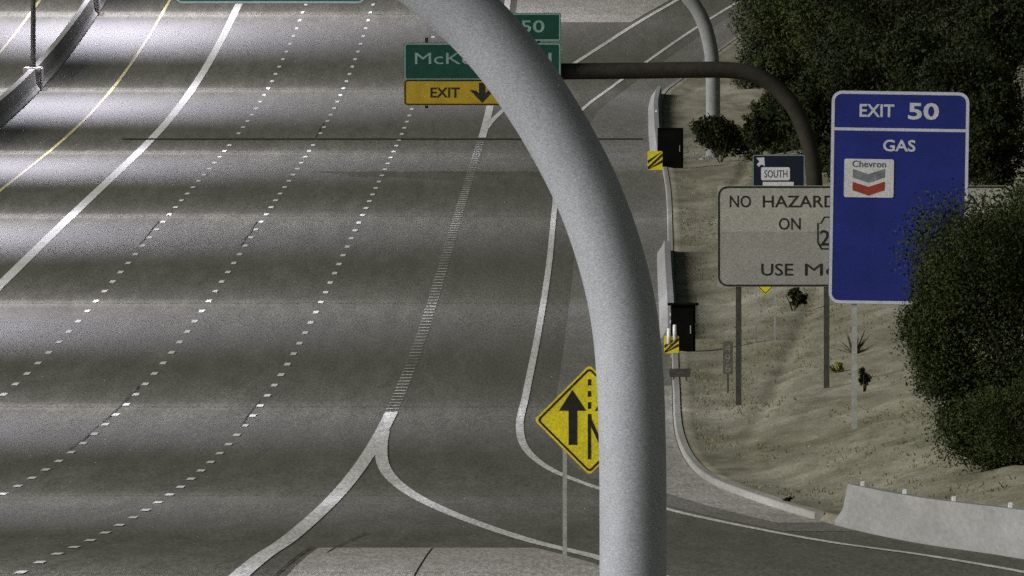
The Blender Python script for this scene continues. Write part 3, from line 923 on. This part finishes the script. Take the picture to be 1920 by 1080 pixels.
s = Sign('guide_sign', 506, 959.4, RZ(960) + 6.7, 'large green overhead guide sign with pale border on the grey gantry')
pn = s.panel('panel', 328, -150, 685, 7, 0.28, 'sign_teal', -0.03, 0.0)
s.border('border', 329, -149, 684, 6.3, 0.28, 0.09, 'letter_white', -0.03, parent=pn)
for px in (390, 506, 620):
    s.bar('bracket', px - 3, -140, px + 3, -10, 'galv_small', 0.05, 0.048)

# ------------------------------------------------------------------ plants
def leaf_cloud(name, blobs, n, size, m, flat=1.0, seed=0):
    """many leaf-sized faces spread in clumps; blobs: (cx,cy,cz, rx,ry,rz, share)"""
    g = np.random.default_rng(seed)
    share = np.array([b[6] for b in blobs], float); share /= share.sum()
    cs = []
    for b, sh in zip(blobs, share):
        k = max(int(n * sh / 26), 3)
        dirs = g.normal(size=(k, 3)); dirs /= np.linalg.norm(dirs, axis=1)[:, None]
        rad = g.uniform(0.2, 1.0, size=(k, 1)) ** 0.6
        cl = np.array(b[:3]) + dirs * rad * np.array(b[3:6])
        per = max(int(n * sh / k), 1)
        cr = 0.24 * float(np.mean(b[3:6])) * g.uniform(0.6, 1.3, size=(k, 1, 1))
        dd = g.normal(size=(k, per, 3)); dd /= np.linalg.norm(dd, axis=2)[:, :, None]
        pts = cl[:, None, :] + dd * (g.uniform(0, 1, size=(k, per, 1)) ** 0.45) * 1.7 * cr * np.array([1, 1, 0.75])
        cs.append(pts.reshape(-1, 3))
    P_ = np.concatenate(cs)
    N_ = len(P_)
    a = g.normal(size=(N_, 3)); a /= np.linalg.norm(a, axis=1)[:, None]
    b = g.normal(size=(N_, 3)); b -= a * (a * b).sum(1)[:, None]; b /= np.linalg.norm(b, axis=1)[:, None]
    sz = size * g.uniform(0.55, 1.4, size=(N_, 1))
    q = np.stack([P_ - a*sz, P_ + b*sz*0.45, P_ + a*sz, P_ - b*sz*0.45], 1).reshape(-1, 3)
    me = bpy.data.meshes.new(name)
    me.vertices.add(len(q)); me.vertices.foreach_set('co', q.astype(np.float32).ravel())
    me.loops.add(len(q)); me.loops.foreach_set('vertex_index', np.arange(len(q), dtype=np.int32))
    me.polygons.add(N_); me.polygons.foreach_set('loop_start', np.arange(0, len(q), 4, dtype=np.int32))
    me.update(calc_edges=True)
    me.materials.append(M[m])
    return me

def trunk_mesh(h, r, seed, spread=1.2, limbs=5):
    g = random.Random(seed)
    bm = bmesh.new()
    def add(path, rad):
        me = tube_mesh('t', path, rad, 8)
        bm.from_mesh(me); bpy.data.meshes.remove(me)
    top = Vector((g.uniform(-.2, .2), g.uniform(-.2, .2), h))
    add([(0, 0, -0.3), (0.04, 0.02, h*0.4), tuple(top)], [r, r*0.8, r*0.55])
    for i in range(limbs):
        a = 2*math.pi*i/limbs + g.uniform(-.4, .4)
        e = top + Vector((math.cos(a)*spread, math.sin(a)*spread, g.uniform(0.8, 1.6)*spread))
        mid = top.lerp(e, 0.5) + Vector((0, 0, 0.15*spread))
        add([tuple(top - Vector((0, 0, 0.1))), tuple(mid), tuple(e)], [r*0.5, r*0.35, r*0.15])
    return bm_mesh('trunk', bm, True)

def tree(x, y, h, w, m, label, seed, n=4500, size=0.16, trunk=None, group=None, low=0.12, lean=0.0, lobes=()):
    g = random.Random(seed)
    z = ground(x, y)
    e = empty('tree', (x, y, z), label, 'tree', group)
    tr = trunk if trunk else h * 0.3
    link('trunk', trunk_mesh(tr, 0.10 + h*0.012, seed, w*0.45), 'bark', e)
    blobs = []
    for i in range(9):
        a = g.uniform(0, 2*math.pi); rr = g.uniform(0.15, 0.62) * w
        cz = h * g.uniform(low + 0.2, 0.84)
        f_ = math.sin(math.pi * min(max(cz / h, 0.15), 0.9)) ** 0.5
        blobs.append((math.cos(a)*rr*f_ + lean*cz, math.sin(a)*rr*f_, cz, w*g.uniform(.28, .5), w*g.uniform(.28, .5), h*g.uniform(.12, .2), 1.0))
    blobs.append((0, 0, h*0.55, w*0.55, w*0.55, h*0.3, 1.6))
    blobs += list(lobes)
    link('crown', leaf_cloud('crown', blobs, n, size, m, seed=seed), None, e)
    return e

def shrub(px, py, wpx, hpx, m, label, seed, n=900, size=0.09, name='shrub', cat='shrub', group=None):
    p = hit(px, py)
    s_ = F / p.y
    w, h = wpx / s_, hpx / s_
    e = empty(name, p, label, cat, group)
    g = random.Random(seed)
    bm = bmesh.new()
    for i in range(4):
        a = g.uniform(0, 6.28)
        me = tube_mesh('t', [(0, 0, -0.1), (math.cos(a)*w*.15, math.sin(a)*w*.15, h*.3), (math.cos(a)*w*.3, math.sin(a)*w*.3, h*.65)], [0.03, 0.02, 0.008], 6)
        bm.from_mesh(me); bpy.data.meshes.remove(me)
    link('stem', bm_mesh('stem', bm), 'bark', e)
    blobs = [(g.uniform(-.2, .2)*w, g.uniform(-.2, .2)*w, h*g.uniform(.35, .68), w*.3, w*.3, h*.24, 1) for _ in range(5)]
    link('foliage', leaf_cloud('foliage', blobs, n, size, m, seed=seed), None, e)
    return e

# big dark tree overlapping the blue sign, and the lower growth under it
x_ = ray_pt(1898, 640, 470).x
t0 = tree(x_, 470, 6.4, 2.8, 'leaf_olive', 'dark leafy tree overlapping the lower right corner of the blue sign', 5, 240000, 0.036, 1.5, low=-0.1,
          lobes=[(-1.55, 0.2, 2.75, .75, .8, .75, 1.3), (-1.25, -0.4, 3.7, .8, .8, .7, 1.2), (-1.35, 0.3, 1.9, .7, .8, .6, 1.0), (-0.75, 0, 1.0, .8, .8, .6, 1.0), (-0.2, 0, 0.5, 1.0, .9, .5, 1.0)])
x_ = ray_pt(1925, 900, 462).x
tree(x_, 458, 2.4, 1.3, 'leaf_olive', 'low dark tree behind the end of the ramp barrier', 9, 26000, 0.032, 0.6, low=0.0)

# trees beyond the signs
GROVE = 'trees in the dark grove'
BG = [(1432, 1090, 6.0, 2.4, 'leaf_grey', 'pale grey green tree beside the exit ramp line'),
      (1470, 955, 4.6, 1.7, 'leaf_mid', 'mid green tree behind the curved corner of the dark gantry'),
      (1850, 800, 4.6, 2.0, 'leaf_dark', 'low dark tree just right of the blue sign'),
      (1540, 1020, 8.5, 3.0, 'leaf_mid', None), (1610, 985, 9.0, 3.2, 'leaf_dark', None), (1690, 950, 9.5, 3.3, 'leaf_dark', None),
      (1780, 920, 9.5, 3.3, 'leaf_dark', None), (1880, 890, 9.0, 3.2, 'leaf_dark', None),
      (1535, 905, 5.0, 2.0, 'leaf_dark', None), (1620, 880, 6.0, 2.4, 'leaf_dark', None), (1720, 860, 6.0, 2.4, 'leaf_dark', None), (1800, 845, 6.0, 2.4, 'leaf_dark', None),
      (1440, 1180, 7.5, 3.2, 'leaf_mid', None), (1520, 1140, 9.0, 3.4, 'leaf_dark', None), (1620, 1110, 10, 3.6, 'leaf_dark', None), (1730, 1080, 10, 3.6, 'leaf_dark', None),
      (1840, 1050, 10, 3.6, 'leaf_dark', None), (1950, 960, 9.5, 3.4, 'leaf_dark', None), (1930, 1060, 11, 3.6, 'leaf_dark', None), (1480, 1060, 6.5, 2.4, 'leaf_mid', None), (2030, 900, 9, 3.4, 'leaf_dark', None), (2060, 1000, 10, 3.6, 'leaf_dark', None), (2130, 940, 10, 3.6, 'leaf_dark', None)]
for i, (px, dist, h, w, m, lab) in enumerate(BG):
    tree(ray_pt(px, 0, dist).x, dist, h, w, m, lab or 'dark dense roadside tree in the grove beyond the signs', 30 + i, 24000, 0.08,
         group=None if lab else GROVE, low=-0.12)

shrub(1352, 305, 130, 98, 'leaf_dark', 'round dark bush at the foot of the grey gantry', 51, 11000, 0.075)
shrub(1425, 300, 80, 100, 'leaf_dark', 'tall dark bush between the grey gantry and the navy route sign', 61, 5000, 0.09)
shrub(1470, 290, 110, 150, 'leaf_dark', 'tall dark bush rising behind the navy route sign', 62, 6000, 0.09)
shrub(1545, 300, 90, 150, 'leaf_dark', 'tall dark bush at the foot of the dark gantry', 63, 5000, 0.09)
shrub(1418, 312, 40, 40, 'leaf_mid', 'small green bush beside the navy route sign', 52, 700, 0.09)
shrub(1437, 222, 34, 44, 'leaf_yellow', 'small yellow flowering shrub below the dark gantry corner', 53, 500, 0.10)
shrub(1488, 583, 52, 50, 'leaf_dark', 'dark rounded bush under the white cargo sign', 54, 1500, 0.055)
shrub(1620, 735, 34, 50, 'leaf_dark', 'small dark upright bush right of the blue sign post', 55, 1000, 0.05)
shrub(1570, 700, 34, 26, 'leaf_yellow', 'low yellow green tuft between the sign posts', 56, 500, 0.05)
shrub(1475, 944, 26, 14, 'leaf_mid', 'low green weed near the ramp kerb', 57, 250, 0.03)
shrub(1880, 372, 60, 40, 'leaf_grey', 'pale bush right of the blue sign', 58, 900, 0.09)

# spiky agave
p_ = hit(1603, 668)
e = empty('agave', p_, 'spiky agave rosette behind the blue sign post', 'plant')
g = random.Random(4)
for i in range(26):
    a = g.uniform(0, 6.283); el = g.uniform(0.15, 1.35); L = g.uniform(0.55, 0.85)
    dr = Vector((math.cos(a)*math.cos(el), math.sin(a)*math.cos(el), math.sin(el)))
    sd = Vector((-math.sin(a), math.cos(a), 0)) * 0.045
    upv = dr.cross(sd).normalized() * 0.015
    v = [-sd, upv, sd, dr*L*.5 - sd*.9, dr*L*.5 + upv, dr*L*.5 + sd*.9, dr*L + Vector((0, 0, 0.02))]
    v = [x + Vector((0, 0, 0.05)) for x in v]
    link('leaf', mesh_from('leaf', v, [(0, 1, 4, 3), (1, 2, 5, 4), (3, 4, 6), (4, 5, 6), (0, 3, 5, 2), (3, 6, 5)]), 'leaf_agave', e)

# dry grass tufts on the slope: nobody could count them
g = np.random.default_rng(21)
n = 9000
yy = g.uniform(446, 1000, n); dd_ = 0.35 + 9 * g.uniform(0, 1, n) ** 1.3
patch = np.sin(yy * 0.09 + dd_ * 1.7) + np.sin(yy * 0.031 - dd_ * 0.8 + 2) + g.normal(0, 0.8, n)
keep = patch > 0.2
yy, dd_ = yy[keep], dd_[keep]
kk = KERB(yy)
base = np.stack([kk + 0.2 + dd_, yy, RZ(yy) + bank(dd_, yy) - 0.01], 1)
vv, ff = [], []
for b_ in base:
    for j in range(4):
        a = g.uniform(0, 6.283); h = g.uniform(0.03, 0.11); w = 0.016
        q = len(vv)
        o = np.array([math.cos(a) * 0.05, math.sin(a) * 0.05, 0])
        t = np.array([math.cos(a) * h * 0.7, math.sin(a) * h * 0.7, h])
        sd = np.array([-math.sin(a) * w, math.cos(a) * w, 0])
        vv += [b_ + o - sd, b_ + o + sd, b_ + o + t]
        ff.append((q, q + 1, q + 2))
M['dry_grass'] = mat('dry_grass', (0.25, 0.23, 0.14), (0.15, 0.15, 0.08), 1.2, 0.9, spec=0.1)
tag(link('grass', mesh_from('grass', vv, ff), 'dry_grass'), 'sparse dry grass tufts on the gravel slope', 'grass', kind='stuff')

bpy.context.view_layer.update()
